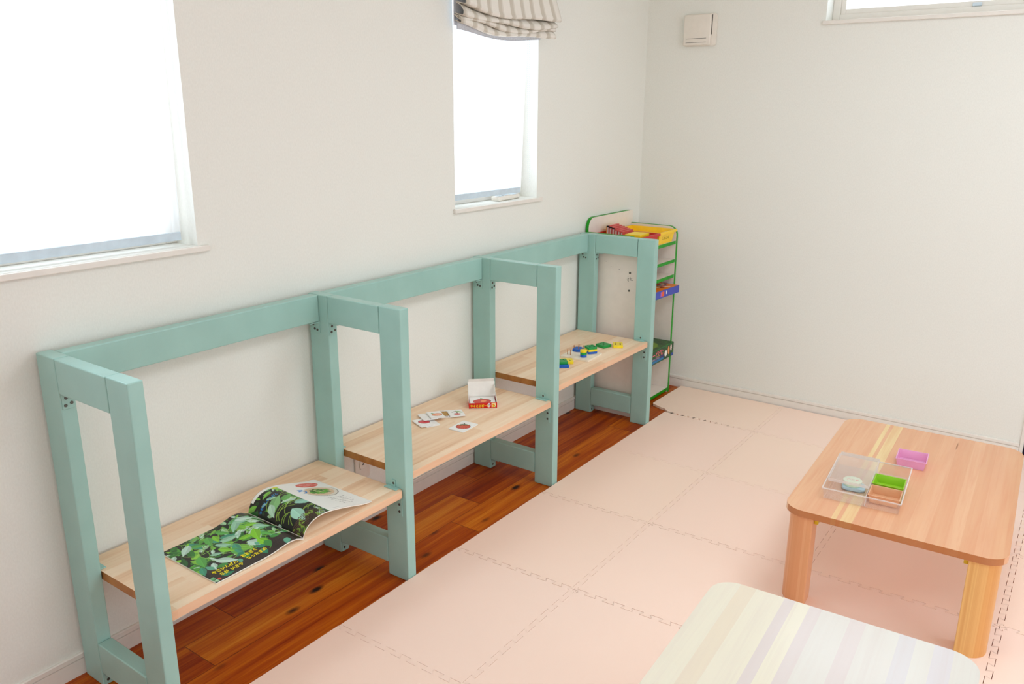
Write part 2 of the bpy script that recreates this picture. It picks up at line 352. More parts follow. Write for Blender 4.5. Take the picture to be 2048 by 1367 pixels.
def p_line(img, X, Y, pts, w, col):
    for (x0, y0), (x1, y1) in zip(pts[:-1], pts[1:]):
        dx, dy = x1-x0, y1-y0; t = np.clip(((X-x0)*dx+(Y-y0)*dy)/(dx*dx+dy*dy+1e-12), 0, 1)
        img[np.hypot(X-x0-t*dx, Y-y0-t*dy) < w] = c3(col)
def p_rect(img, X, Y, x0, x1, y0, y1, col): img[(X > x0) & (X < x1) & (Y > y0) & (Y < y1)] = c3(col)

# ------------------------------------------------------------------ the room
YW, XR, YB, ZC = 3.235, 3.8, -3.0, 2.45
def st(name, bm, mat, smooth=None): return tag(obj(name, bm, mat, None, smooth), kind='structure')
st('floor', B((-.15, XR+.1, YB-.1, YW+.15, -.06, 0)), M['floor'])
st('ceiling', B((-.15, XR+.1, YB-.1, YW+.15, ZC, ZC+.06)), M['ceiling'])
W1 = (-0.75, 0.482, 1.121, 2.10); W2 = (1.635, 2.213, 1.121, 2.12)
def holed(lo, hi, z0, z1, holes, put):
    bm = bmesh.new(); cur = lo
    for (a, b, c, d) in sorted(holes):
        B(put(cur, a, z0, z1), bm=bm); B(put(a, b, z0, c), bm=bm); B(put(a, b, d, z1), bm=bm); cur = b
    B(put(cur, hi, z0, z1), bm=bm); return bm
WT = 0.14
st('wall_left', holed(YB, YW+WT, 0, ZC, [W1, W2], lambda a, b, c, d: (-WT, 0, a, b, c, d)), M['wall'])
W3 = (0.908, 1.80, 1.902, 2.28); D1 = (1.968, 2.80, 0.0, 2.0)
bm = holed(0, XR, 0, ZC, [W3], lambda a, b, c, d: (a, b, YW, YW+WT, c, d))
bm.free(); bm = bmesh.new()
for bx in ((0, .908, YW, YW+WT, 0, ZC), (.908, 1.80, YW, YW+WT, 0, 1.902), (.908, 1.80, YW, YW+WT, 2.28, ZC), (1.80, 1.955, YW, YW+WT, 0, ZC), (1.955, 2.80, YW, YW+WT, 2.0, ZC), (2.80, XR, YW, YW+WT, 0, ZC)): B(bx, bm=bm)
st('wall_far', bm, M['wall'])
SW = (-0.2, 2.6, 0.25, 1.9)  # unseen opening, made for the added side fill
st('wall_right', holed(YB, YW+WT, 0, ZC, [SW], lambda a, b, c, d: (XR, XR+.1, a, b, c, d)), M['wall'])
BW = (0.9, 3.3, 0.25, 2.2)  # unseen opening, made to let fill light in from behind
st('wall_back', holed(-.14, XR+.1, 0, ZC, [BW], lambda a, b, c, d: (a, b, YB-.1, YB, c, d)), M['wall'])
st('trim_1', B((1.953, 1.968, YW-.006, YW+WT, 0, 2.0), bevel=.002), M['trim'])
dr = st('door_1', B((1.969, 2.80, YW+.02, YW+.055, 0.004, 1.998), bevel=.002), M['navy'])
obj('door_handle', cyl((2.72, YW+.02, 1.0), (2.72, YW-.03, 1.0), .012), M['steel'], dr, 40)
def base_prof(): return [(0, 0), (.0068, 0), (.0066, .0465), (.0030, .0480), (.0030, .0500), (.0088, .0512), (.0088, .0635), (.0060, .066), (0, .066)]
st('baseboard_left', prism([(a, b) for a, b in base_prof()], YB, YW, axis='y'), M['trim'])
bm = bmesh.new(); prism([(YW-a, b) for a, b in base_prof()], 0.0, 1.952, bm=bm, axis='x')
st('baseboard_far', bm, M['trim'])

def window(name, ax, a0, a1, z0, z1, extra=None):
    """white frame, two sashes and glass set at the outer side of the wall opening"""
    put = (lambda a, b, c, d, n0, n1: (n0, n1, a, b, c, d)) if ax == 'x' else (lambda a, b, c, d, n0, n1: (a, b, -n1, -n0, c, d))
    off = (0, 0, 0) if ax == 'x' else (0, YW, 0)
    n0, n1, f = -.132, -.098, .034
    fr = bmesh.new()
    for r in ((a0, a0+f, z0, z1), (a1-f, a1, z0, z1), (a0+f, a1-f, z0, z0+f), (a0+f, a1-f, z1-f, z1)): B(put(*r, n0, n1), bm=fr, bevel=.003)
    o = tag(obj(name, fr, M['trim']), kind='structure'); o.location = off
    sh = bmesh.new(); i0, i1, k0, k1, s = a0+f, a1-f, z0+f, z1-f, .022
    for r in ((i0, i0+s, k0, k1), (i1-s, i1, k0, k1), (i0+s, i1-s, k0, k0+s), (i0+s, i1-s, k1-s, k1)): B(put(*r, -.126, -.106), bm=sh, bevel=.002)
    obj('sash', sh, M['trim'], o); obj('window_pane', B(put(i0+s, i1-s, k0+s, k1-s, -.119, -.115)), M['glass'], o)
    si = bmesh.new()
    B(put(a0-.012, a1+.032 if ax == 'x' else a1+.01, z0-.017, z0-.0005, 0.0005, .013), bm=si, bevel=.002)
    B(put(a0, a1, z0-.0165, z0-.0005, -.098, .001), bm=si)
    obj('window_sill', si, M['trim'], o)
    return o
w1 = window('window_1', 'x', *W1); w2 = window('window_2', 'x', *W2); w3 = window('window_3', 'y', *W3)
lt = obj('latch', B((1.49, 1.525, .093, .102, 1.9365, 1.951), bevel=.002), M['bar'], w3)

# ------------------------------------------------------------------ window dressings
def sheer_blind(label, y0, y1t, y1b, zt, zb, bar0, bar1):
    t = thing('sheer_blind', label, 'blind', (-.045, (y0+y1t)/2, zb)); oy = (y0+y1t)/2
    bm = bmesh.new(); ny, nz = 60, 10; g = []
    for i in range(ny+1):
        for j in range(nz+1):
            k = j/nz; z = (zt-zb)*k; y1 = y1b+(y1t-y1b)*k; y = y0+(y1-y0)*i/ny
            g.append(bm.verts.new((0.0025*math.sin(y*38)*(1-k*.6), y-oy, z)))
    for i in range(ny):
        for j in range(nz): bm.faces.new((g[i*(nz+1)+j], g[(i+1)*(nz+1)+j], g[(i+1)*(nz+1)+j+1], g[i*(nz+1)+j+1]))
    obj('fabric', bm, M['sheer'], t, 60)
    obj('bottom_bar', B((-.004, .004, bar0-oy, bar1-oy, 0.0, .024), bevel=.002), M['bar'], t)
    obj('head_rail', B((-.012, .012, y0-oy, y1t-oy, zt-zb, zt-zb+.03), bevel=.002), M['white_plastic'], t)
    return t
b1 = sheer_blind('wide sheer white blind drawn down in the large left window', -.735, .475, .463, 2.06, 1.136, -.73, .46)
b2 = sheer_blind('narrow sheer white blind behind the striped roman shade', 1.65, 2.205, 2.150, 2.08, 1.146, 1.655, 2.145)
for k, (ya, yb) in enumerate(((2.188, 2.205), (2.168, 2.180))):
    bm = bmesh.new()
    for i in range(90):
        f = i/89; bmesh.ops.create_icosphere(bm, subdivisions=1, radius=.0016, matrix=Matrix.Translation((.012+.006*k, ya+(yb-ya)*f-(1.65+2.205)/2, .045+.78*(1-f))))
    obj('bead_chain', bm, M['bar'], b2)

def roman_shade():
    y0, y1, zt = 1.615, 2.225, 2.24
    t = thing('roman_shade', 'striped beige roman shade gathered up above the narrow window', 'window shade', (0, (y0+y1)/2, 1.79)); oy = (y0+y1)/2
    prof = [(.035, zt), (.045, 2.10), (.066, 1.98), (.098, 1.885), (.106, 1.868), (.100, 1.861), (.060, 1.868), (.040, 1.872),
            (.072, 1.862), (.092, 1.846), (.094, 1.836), (.086, 1.832), (.055, 1.840), (.038, 1.845),
            (.066, 1.838), (.081, 1.826), (.082, 1.818), (.074, 1.816), (.048, 1.825), (.036, 1.829), (.062, 1.822), (.076, 1.808), (.077, 1.800), (.069, 1.797), (.046, 1.806), (.030, 1.812)]
    pp = []
    for a, b in zip(prof[:-1], prof[1:]):
        for k in range(3): pp.append((a[0]+(b[0]-a[0])*k/3, a[1]+(b[1]-a[1])*k/3))
    pp.append(prof[-1]); ny = 40; bm = bmesh.new(); V = []
    for i in range(ny+1):
        f = i/ny; y = y0+(y1-y0)*f
        for j, (x, z) in enumerate(pp):
            low = max(0, min(1, (2.0-z)/.12)); sag = -.020*math.sin(math.pi*f)**1.3*low + .006*math.sin(f*9+j*.12)*low
            ex = (1-.25*(1-f)*low)*1.0
            V.append(bm.verts.new((x*ex+.004*math.sin(f*14+j*.1)*low, y-oy, z+sag-1.79+.004*(1-f))))
    n = len(pp)
    for i in range(ny):
        for j in range(n-1): bm.faces.new((V[i*n+j], V[(i+1)*n+j], V[(i+1)*n+j+1], V[i*n+j+1]))
    o = obj('striped_fabric', bm, M['shade'], t, 75); md = o.modifiers.new('thick', 'SOLIDIFY'); md.thickness = .0025; md.offset = 0
    bm = bmesh.new(); V = []
    for i in range(ny+1):
        f = i/ny; y = y0+.012+(y1-y0-.05)*f; sag = -.020*math.sin(math.pi*f)**1.3
        for z in (1.828, 1.805, 1.787): V.append(bm.verts.new((.030+.003*math.sin(f*11), y-oy, z+sag-1.79)))
    for i in range(ny):
        for j in range(2): bm.faces.new((V[i*3+j], V[(i+1)*3+j], V[(i+1)*3+j+1], V[i*3+j+1]))
    o = obj('lining_hem', bm, M['lining'], t, 60); md = o.modifiers.new('thick', 'SOLIDIFY'); md.thickness = .004
    o = obj('back_lining', B((.0215, .0235, y0-oy, y1-oy-.03, 1.80-1.79, zt-.05-1.79)), M['lining'], t)
    obj('head_rail', B((0.001, .034, y0-oy, y1-oy, zt-.045-1.79, zt+.005-1.79), bevel=.002), M['white_plastic'], t)
roman_shade()

# vent plate
v = thing('wall_vent', 'square white vent cover high on the far wall by the corner', 'vent', (.30, YW, 1.89))
obj('base_plate', prism(rrect(-.086, .084, -.076, .076, .012), -.014, -.0005, axis='y', bevel=.003), M['white_plastic'], v, 40)
obj('cover', B((-.084, .060, -.030, -.013, -.072, .074), bevel=.006, seg=3), M['white_plastic'], v, 40)
obj('side_slot', B((.0605, .063, -.0165, -.0138, -.022, .070)), M['gap'], v)
obj('slit', B((-.068, .040, -.0308, -.0296, -.0405, -.0388)), M['gap'], v); obj('slit', B((-.068, .040, -.0308, -.0296, -.0595, -.058)), M['gap'], v)
# outlet
v = thing('wall_outlet', 'white wall outlet plate seen under the middle bench board', 'outlet', (0, 1.066, .236))
obj('cover_plate', prism(rrect(-.035, .035, -.060, .060, .006), .0005, .008, axis='x', bevel=.002), M['white_plastic'], v, 40)
obj('socket', prism([(-.018, -.004), (-.012, -.018), (.016, -.018), (.021, -.004), (.016, .016), (-.012, .016)], .008, .0125, axis='x', bevel=.0015), M['white_plastic'], v)
obj('socket_hole', B((.0122, .0132, -.004, .004, -.002, .0035)), M['ink_black'], v)
# remote control
v = thing('remote_control', 'white remote control lying on the sill of the narrow window', 'remote control', (-.055, 2.055, 1.121), R_(6))
obj('case', B((-.022, .022, -.095, .085, .001, .020), bevel=.006, seg=3), M['white_plastic'], v, 50)
obj('screen', B((-.016, .016, .035, .075, .0197, .0206)), M['bar'], v)
for i in range(2):
    for j in range(4): obj('button', B((-.014+.017*i, -.003+.017*i, -.075+.026*j, -.062+.026*j, .0197, .0215), bevel=.001), M['bar'], v)

# ------------------------------------------------------------------ the mint bench
PW, PT, H, X0, XD = .089, .038, .921, .014, .422
FY = [0.0, .8565, 1.7257, 2.5765]; SZ = [.3296, .3774, .4306]
bench = thing('bench', 'long mint green timber bench with three pine boards along the left wall', 'bench', (0.2, 1.3, 0)); BO = Vector((0.2, 1.3, 0))
def bb(*box, bevel=.003): 
    return B((box[0]-BO.x, box[1]-BO.x, box[2]-BO.y, box[3]-BO.y, box[4], box[5]), bevel=bevel)
def bracket(xa, xb, ya, yb, za, zb, screws, leg=None, mat='mint'):
    bm = bb(xa, xb, ya, yb, za, zb, bevel=.0008)
    if leg: bm2 = B((leg[0]-BO.x, leg[1]-BO.x, leg[2]-BO.y, leg[3]-BO.y, leg[4], leg[5]), bm=bm)
    o = obj('bracket', bm, M[mat], bench)
    for p, q in screws: obj('screw', cyl(Vector(p)-BO, Vector(q)-BO, .0042, 10), M['steel'], o, 40)
for i, y in enumerate(FY):
    obj('post', bb(X0, X0+PW, y, y+PT, 0.0005, H), M['mint'], bench)
    obj('post', bb(XD-PW, XD, y, y+PT, 0.0005, H), M['mint'], bench)
    obj('top_rail', bb(X0+PW+.0008, XD-PW-.002, y, y+PT, H-PW, H-.001), M['mint'], bench)
    obj('lower_rail', bb(X0+PW+.0008, XD-PW-.0015, y, y+PT, .044, .044+PW), M['mint'], bench)
    zb = H-PW
    xf = X0+PW
    bracket(xf, xf+.0025, y+.004, y+.034, zb-.042, zb-.001, [((xf, y+.014, zb-.013), (xf+.0038, y+.014, zb-.013)), ((xf, y+.011, zb-.032), (xf+.0038, y+.011, zb-.032)), ((xf, y+.026, zb-.028), (xf+.0038, y+.026, zb-.028))], (xf, xf+.04, y+.004, y+.034, zb-.0035, zb-.0005))
    bracket(xf, xf+.0025, y+.004, y+.034, .003, .043, [((xf, y+.013, .017), (xf+.0038, y+.013, .017)), ((xf, y+.026, .030), (xf+.0038, y+.026, .030))], (xf, xf+.04, y+.004, y+.034, .0405, .0435))
    if i > 0:
        bracket(X0+.016, X0+.050, y-.0028, y-.0003, zb-.040, zb-.001, [((X0+.022, y-.0003, zb-.013), (X0+.022, y-.004, zb-.013)), ((X0+.028, y-.0003, zb-.027), (X0+.028, y-.004, zb-.027)), ((X0+.040, y-.0003, zb-.029), (X0+.040, y-.004, zb-.029))], (X0+.016, X0+.050, y-.04, y-.0003, zb-.0035, zb-.0005))
        z = SZ[i-1]; zu = z-.0246
        bracket(.345, .398, y-.020, y-.0006, z+.0006, z+.0032, [((.372, y-.0006, z+.014), (.372, y-.0036, z+.014))], (.364, .379, y-.003, y-.0004, z+.0006, z+.026))
        bracket(.384, .406, y-.0030, y-.0004, zu-.070, zu-.001, [((.395, y-.0004, zu-.030), (.395, y-.0046, zu-.030)), ((.395, y-.0004, zu-.055), (.395, y-.0046, zu-.055))], (.384, .406, y-.02, y-.0004, zu-.0030, zu-.0006))
    if i < 3:
        z = SZ[i]; zu = z-.0246
        bracket(.384, .412, y+PT+.0004, y+PT+.045, zu-.0034, zu-.0006, [], (.384, .412, y+PT+.0004, y+PT+.003, zu-.05, zu-.0006), 'zinc')
        bracket(X0+.04, X0+.08, y+PT+.0004, y+PT+.018, z+.0006, z+.0032, [], (X0+.05, X0+.068, y+PT+.0004, y+PT+.003, z+.0006, z+.022))
for (a, b) in ((0, 1), (1, 2), (2, 3)):
    ya, yb = FY[a]+PT, FY[b]
    obj('back_rail', bb(X0+.012, X0+.050, ya+.0008, yb-.0008, H-PW, H-.001), M['mint'], bench)
    zt = SZ[a]; pts = rrect(X0+.001-BO.x, .414-BO.x, ya+.0015-BO.y, yb-.0010-BO.y, (.001, .003, .012, .001), 5)
    obj('shelf_board', prism(pts, zt-.0246, zt, bevel=.0025), M['pine'], bench, 50)

# ------------------------------------------------------------------ foam mats
def mats():
    MH, A = .012, .0085
    xs = [(0.424, 0.), (0.893, 0.), (1.463, 0.), (2.033, 0.), (2.60, 0.)]
    ys = [(-.03, .02), (.545, .02), (1.102, .045), (1.646, .037), (2.216, -.004), (2.790, 0.), (3.222, 0.)]
    def yv(j, x): return ys[j][0]+ys[j][1]*(x-.424)
    def corner(i, j): return Vector((xs[i][0], yv(j, xs[i][0])))
    def seam(p, q, toothed, side, G):
        d = (q-p); L = d.length; d.normalize(); nrm = Vector((-d.y, d.x)); out = []
        if not toothed: return [p+nrm*0]
        n = max(4, round(L/.0625)); per = L/n; e = .07
        for k in range(n):
            for f, o in ((.0 if k else .03, -A), (.25+e, -A), (.25-e, A), (.75+e, A), (.75-e, -A)):
                if k == 0 and f == .03: out.append(p+d*(per*.03)+nrm*(side*G/2)); out.append(p+d*(per*.19)+nrm*(side*G/2)); out.append(p+d*(per*.19)+nrm*(-A+side*G/2)); continue
                if k and f == 0: continue
                out.append(p+d*(per*(k+f))+nrm*(o+side*G/2))
        out.append(q-d*(per*.19)+nrm*(-A+side*G/2)); out.append(q-d*(per*.19)+nrm*(side*G/2)); out.append(q-d*(per*.03)+nrm*(side*G/2)); return out
    cols = ['beside the bench', 'one column out from the bench', 'two columns out from the bench', 'three columns out from the bench']
    rows = {5: 'against the far wall', 4: 'second row from the far wall', 3: 'third row from the far wall', 2: 'fourth row from the far wall', 1: 'fifth row from the far wall', 0: 'nearest row to the viewer'}
    for j in range(6):
        for i in range(4):
            a, b, c, d = corner(i, j), corner(i+1, j), corner(i+1, j+1), corner(i, j+1)
            tl, tr, tb, tt = i > 0, i < 3, j > 0, j < 5
            if j == 5 and i == 0: a = a+Vector((-.012, 0)); d = d+Vector((-.105, 0))
            GX = (.0011, .0012, .0018, .0012); GY = (.0020, .0012, .0020, .0019, .0010, .0012)
            pts = seam(a, b, tb, 1, GY[j])
            pts += seam(b, c, tr, 1, GX[i])
            pts += [p for p in seam(d, c, tt, -1, GY[(j+1) % 6])[::-1]] if tt else [c]
            pts += [p for p in seam(a, d, tl, -1, GX[i-1])[::-1]] if tl else [d]
            if j == 5 and i == 0:
                k = [p for p in pts]; pts = [p for p in pts if not (p.x < .43 and p.y < 2.83)]
                pts = [Vector((.432, 2.80)), ] + pts
                pts += [Vector((.316, 2.875)), Vector((.322, 2.862)), Vector((.345, 2.852)), Vector((.372, 2.838)), Vector((.400, 2.832)), Vector((.418, 2.815))]
            ctr = sum(pts, Vector((0, 0)))/len(pts)
            bm = prism([(p.x-ctr.x, p.y-ctr.y) for p in pts], 0.0, MH)
            o = obj('foam_mat_tile', bm, M['foam'], None, loc=(ctr.x, ctr.y, 0.0004))
            tag(o, 'pink foam floor tile ' + rows[j] + ', ' + cols[i], 'foam mat', 'pink foam mat tiles on the floor')
mats()

# ------------------------------------------------------------------ low tables
MZ = .0124
def low_table(label, cx, cy, rz, top, lm):
    t = thing('low_table', label, 'table', (cx, cy, MZ), rz)
    h = .335-MZ
    obj('tabletop', prism(rrect(-.30, .30, -.4575, .4575, .062, 10), h-.021, h, bevel=.0098, seg=5), top, t, 50)
    for k, (sx, sy) in enumerate(((-1, -1), (1, -1), (1, 1), (-1, 1))):
        x0, x1 = sorted((sx*.288, sx*.208)); y0, y1 = sorted((sy*.446, sy*.380))
        r = [.004]*4; r[k] = .058
        mx, my = (x0+x1)/2, (y0+y1)/2
        obj('leg', prism(rrect(x0-mx, x1-mx, y0-my, y1-my, r, 10), 0.0, h-.0222, bevel=.0015), lm[k], t, 50, loc=(mx, my, 0))
        hx = sx*.196
        obj('hinge', B((min(hx, hx+sx*.012), max(hx, hx+sx*.012), sy*.416-.012, sy*.416+.012, h-.048, h-.0222), bevel=.002), M['hinge'], t)
        obj('hinge_plate', B((sx*.176-.014, sx*.176+.014, sy*.416-.010, sy*.416+.010, h-.0262, h-.0222), bevel=.001), M['ink_black'], t)
    return t
low_table('low orange wood table with two yellow stripes and a clear case on it', 1.713, 1.920, R_(2.1), M['table_warm'], [M['leg_warm'], M['leg_gold'], M['leg_gold'], M['leg_warm']])
low_table('low pale striped wood table in the near foreground, bare top', 1.745, .512, R_(2.6), M['table_pale_sheen'], [M['leg_gold']]*4)

# ------------------------------------------------------------------ shelf unit behind the bench
def shelf_unit():
    ox, oy = .15, 2.88
    t = thing('toy_shelf', 'narrow white corner shelf unit with bright green edges behind the bench', 'shelf', (ox, oy, 0))
    def side(y0, y1, xf):
        pts = [(.020-ox, .001), (xf-ox, .001)]
        for k in range(7):
            a = R_(90*k/6); pts.append((xf-.045+.045*math.cos(a)-ox, .872+.045*math.sin(a)))
        pts.append((.020-ox, .917))
        p = obj('side_panel', prism(pts, y0-oy, y1-oy, axis='y'), M['unit'], t)
        ebp = [(x, z) for x, z in pts[1:]]
        bm = bmesh.new()
        for (a, b) in zip(ebp[:-1], ebp[1:]):
            d = Vector((b[0]-a[0], b[1]-a[1])); n = Vector((d.y, -d.x)).normalized()*.0015; e = 0.0001
            q = [(a[0]+n.x, a[1]+n.y), (b[0]+n.x, b[1]+n.y), (b[0]-n.x*.02, b[1]-n.y*.02), (a[0]-n.x*.02, a[1]-n.y*.02)]
            prism(q, y0-oy-e, y1-oy+e, bm=bm, axis='y')
        obj('edge_band', bm, M['green_edge'], p)
        return p
    near = side(2.634, 2.650, .306); side(3.106, 3.122, .288)
    for (x, z) in ((.269, .741), (.268, .653)): obj('screw', cyl((x-ox, 2.6342-oy, z), (x-ox, 2.632-oy, z), .0052, 12), M['steel'], near)
    random.seed(4)
    sc = bmesh.new()
    for k in range(26):
        a = random.uniform(0, 6.28); rr = random.uniform(.2, 1); x = .268+.020*rr*math.cos(a); z = .712+.013*rr*math.sin(a); s = random.uniform(.0006, .0022)
        B((x-s-ox, x+s-ox, 2.6336-oy, 2.6339-oy, z-s*.8, z+s*.8), bm=sc)
    for (x, z) in ((.165, .76), (.21, .752), (.135, .785)): B((x-.003-ox, x+.003-ox, 2.6336-oy, 2.6339-oy, z-.0008, z+.0008), bm=sc)
    o = obj('scuff_mark', sc, M['ink_grey'], near); o['kind'] = 'stuff'
    pts = [(2.652-oy, .001), (3.122-oy, .001)]
    pts.append((3.122-oy, .985))
    for k in range(7): a = R_(90+90*k/6); pts.append((2.652+.05+.05*math.cos(a)-oy, .935+.05*math.sin(a)))
    bk = obj('back_panel', prism(pts, .004-ox, .0195-ox, axis='x'), M['unit'], t)
    bm = bmesh.new(); pp = [(3.085-oy, .985)]+pts[3:]+[pts[0]]
    for (a, b) in zip(pp[:-1], pp[1:]):
        d = Vector((b[0]-a[0], b[1]-a[1])); n = Vector((d.y, -d.x)).normalized()*.0018
        prism([(a[0]+n.x, a[1]+n.y), (b[0]+n.x, b[1]+n.y), (b[0]-n.x*.02, b[1]-n.y*.02), (a[0]-n.x*.02, a[1]-n.y*.02)], .0039-ox, .0197-ox, bm=bm, axis='x')
    obj('edge_band', bm, M['green_edge'], bk)
    for zt, th in ((.842, .016), (.744, .015), (.663, .016), (.573, .015), (.221, .015), (.026, .015)):
        p = obj('shelf_board', B((.020-ox, .284-ox, 2.6505-oy, 3.1055-oy, zt-th, zt)), M['unit'], t)
        obj('edge_band', B((.284-ox, .2865-ox, 2.6505-oy, 3.1055-oy, zt-th-.0005, zt+.0005)), M['green_edge'], p)
shelf_unit()
def bin_(name, label, mat, cx, cy, z, w, d, h, rz=0):
    t = thing(name, label, 'bin', (cx, cy, z), rz)
    obj('tub', open_box(w, d, h, .003, .012), mat, t)
    r = bmesh.new()
    for q in ((-w/2-.007, w/2+.007, -d/2-.007, -d/2+.001), (-w/2-.007, w/2+.007, d/2-.001, d/2+.007), (-w/2-.007, -w/2+.001, -d/2+.001, d/2-.001), (w/2-.001, w/2+.007, -d/2+.001, d/2-.001)): B((*q, h-.012, h), bm=r)
    obj('rim', r, mat, t); return t
yb_ = bin_('yellow_bin', 'yellow plastic bin on top of the green edged shelf unit', M['yellow_bin'], .162, 2.998, .8422, .250, .185, .064)
lettering('lettering', 'しゃしん', .021, lambda u, v_: Vector((.125-.012+.012*(.022+v_)/.064+.0006, -.050+u, .022+v_)), M['ink_black'], yb_)
rb_ = bin_('red_bin', 'red plastic bin of small books on the green edged shelf unit', M['red_bin'], .158, 2.781, .8422, .260, .222, .063)

def book(label, w, d, h, cover, loc, rot, group=None, name='book'):
    """book standing/lying: cover wraps three sides, pages inside; thickness w (x), length d (y), height h (z)"""
    t = thing(name, label, 'book', loc, 0, group); t.rotation_euler = rot
    bm = B((-w/2, -w/2+.0012, -d/2, d/2, 0, h)); B((w/2-.0012, w/2, -d/2, d/2, 0, h), bm=bm); B((-w/2, w/2, -d/2, d/2, h, h+.0012), bm=bm)
    obj('cover', bm, cover, t); obj('pages', B((-w/2+.0012, w/2-.0012, -d/2+.002, d/2-.002, .001, h)), M['paper_edge'], t); return t
for k in range(6):
    b = book(['first thin red book at the wall end of the red bin', 'second thin red book from the wall in the red bin', 'third thin red book from the wall in the red bin', 'fourth thin red book from the wall in the red bin', 'fifth thin red book from the wall in the red bin', 'last thin red book of the row, nearest the yellow book'][k],
         .0125, .115, .092-.0045*k, M['book_red'], (.0640+.0160*k, 2.822, .8456), (0, 0, R_(1)), 'thin red books in the red bin')
    obj('dark_edge', B((-.0064, .0064, -.0582, -.049, (.092-.0045*k)-.004, .092-.0045*k+.0015)), M['ink_black' if k < 3 else 'book_red'], b)
b = book('yellow book lying at the front of the red bin', .080, .115, .068, M['book_yellow'], (.232, 2.765, .8456), (0, 0, R_(4)))
obj('spine', B((-.0400, .0400, -.0595, -.0575, 0, .0692)), M['book_yellow'], b)
lettering('lettering', 'ト 28', .019, lambda u, v_: Vector((-.034+u, -.0598, .048+v_)), M['ink_black'], b)
book('small yellow book upright behind the red books', .010, .10, .088, M['book_yellow'], (.0500, 2.835, .8456), (0, 0, 0))

def game_box(label, x0, x1, y0, y1, z0, z1, paint_top, paint_front, side, rz=0):
    cx, cy = (x0+x1)/2, (y0+y1)/2; t = thing('game_box', label, 'game box', (cx, cy, z0), rz)
    w, d, h = x1-x0, y1-y0, z1-z0
    obj('box_body', B((-w/2, w/2, -d/2, d/2, 0.0003, h), bevel=.001), side, t)
    sheet('top_print', 70, 100, lambda U, V: (-w/2+.001+(w-.002)*U, -d/2+.001+(d-.002)*V, 0*U+h+.0003), lambda U, V: paint_top(U*w, V*d, w, d), t)
    sheet('front_print', 160, 30, lambda U, V: (0*U+w/2+.0003, -d/2+.001+(d-.002)*U, .001+(h-.002)*V), lambda U, V: paint_front(U*d, V*h, d, h), t)
    return t, w, d, h
def blue_top(X, Y, w, d):
    img = np.ones(X.shape+(3,))*c3((238, 130, 10)); rs = np.random.RandomState(3)
    for k in range(40): p_ellipse(img, X, Y, rs.rand()*w*.85, rs.rand()*d, .008+.02*rs.rand(), .006+.01*rs.rand(), rs.rand()*3, [(190, 30, 10), (244, 160, 30), (90, 20, 8), (240, 220, 180)][k % 4])
    for k in range(14): p_ellipse(img, X, Y, w*(.5+.4*rs.rand()), d*(.72+.25*rs.rand()), .022, .008, rs.rand()*3, [(244, 238, 226), (30, 24, 60), (90, 180, 180), (200, 40, 30)][k % 4])
    return img
def blue_front(X, Y, d, h):
    img = np.ones(X.shape+(3,))*c3((62, 76, 178)); p_rect(img, X, Y, d*.50, d*.56, h*.2, h*.85, (236, 92, 28)); p_rect(img, X, Y, d*.46, d*.49, h*.15, h*.85, (196, 96, 170))
    p_rect(img, X, Y, d*.62, d*.645, h*.35, h*.85, (244, 240, 240)); return img
game_box('shallow blue and orange game box jutting from the upper shelf', .06, .318, 2.725, 3.098, .5735, .613, blue_top, blue_front, M['box_blue'], R_(-3))
def green_top(X, Y, w, d):
    img = np.ones(X.shape+(3,))*c3((30, 84, 22)); rs = np.random.RandomState(5)
    for k in range(90): p_leaf(img, X, Y, rs.rand()*w, rs.rand()*d, .02+.03*rs.rand(), .006, rs.rand()*6.3, [(20, 60, 16), (52, 120, 20), (98, 150, 20), (16, 48, 14)][k % 4])
    p_ellipse(img, X, Y, w*.72, d*.55, .05, .09, .1, (112, 150, 16)); p_ellipse(img, X, Y, w*.35, d*.7, .02, .03, 0, (226, 160, 30)); p_ellipse(img, X, Y, w*.3, d*.42, .02, .04, 0, (226, 110, 60)); return img
def green_front(X, Y, d, h):
    img = np.ones(X.shape+(3,))*c3((18, 70, 26)); rs = np.random.RandomState(8)
    for k in range(70): p_leaf(img, X, Y, rs.rand()*d, rs.rand()*h, .02, .004, rs.rand()*6.3, [(24, 92, 30), (62, 130, 36), (12, 44, 18)][k % 3])
    p_rect(img, X, Y, d*.30, d*.68, h*.08, h*.26, (10, 110, 170)); p_rect(img, X, Y, d*.28, d*.70, h*.28, h*.44, (54, 20, 110))
    p_ellipse(img, X, Y, d*.755, h*.42, .016, .017, 0, (240, 236, 232)); p_ellipse(img, X, Y, d*.845, h*.55, .011, .024, .1, (236, 150, 90)); p_ellipse(img, X, Y, d*.92, h*.66, .009, .018, .1, (244, 216, 212))
    p_rect(img, X, Y, d*.93, d, 0, h*.24, (30, 70, 160)); return img
gt, gw, gd, gh = game_box('deep dark green jungle game box on the lower shelf', .05, .312, 2.715, 3.100, .2215, .297, green_top, green_front, M['toy_green'])
lettering('lettering', 'かーどげむ', .034, lambda u, v_: Vector((gw/2+.0007, -gd/2+gd*.26+u*.92, gh*.50+v_*1.05)), M['ink_pink'], gt, .0006)
lettering('lettering', 'たのしい どうぶつ', .012, lambda u, v_: Vector((gw/2+.0007, -gd/2+gd*.31+u, gh*.31+v_)), M['ink_white'], gt)

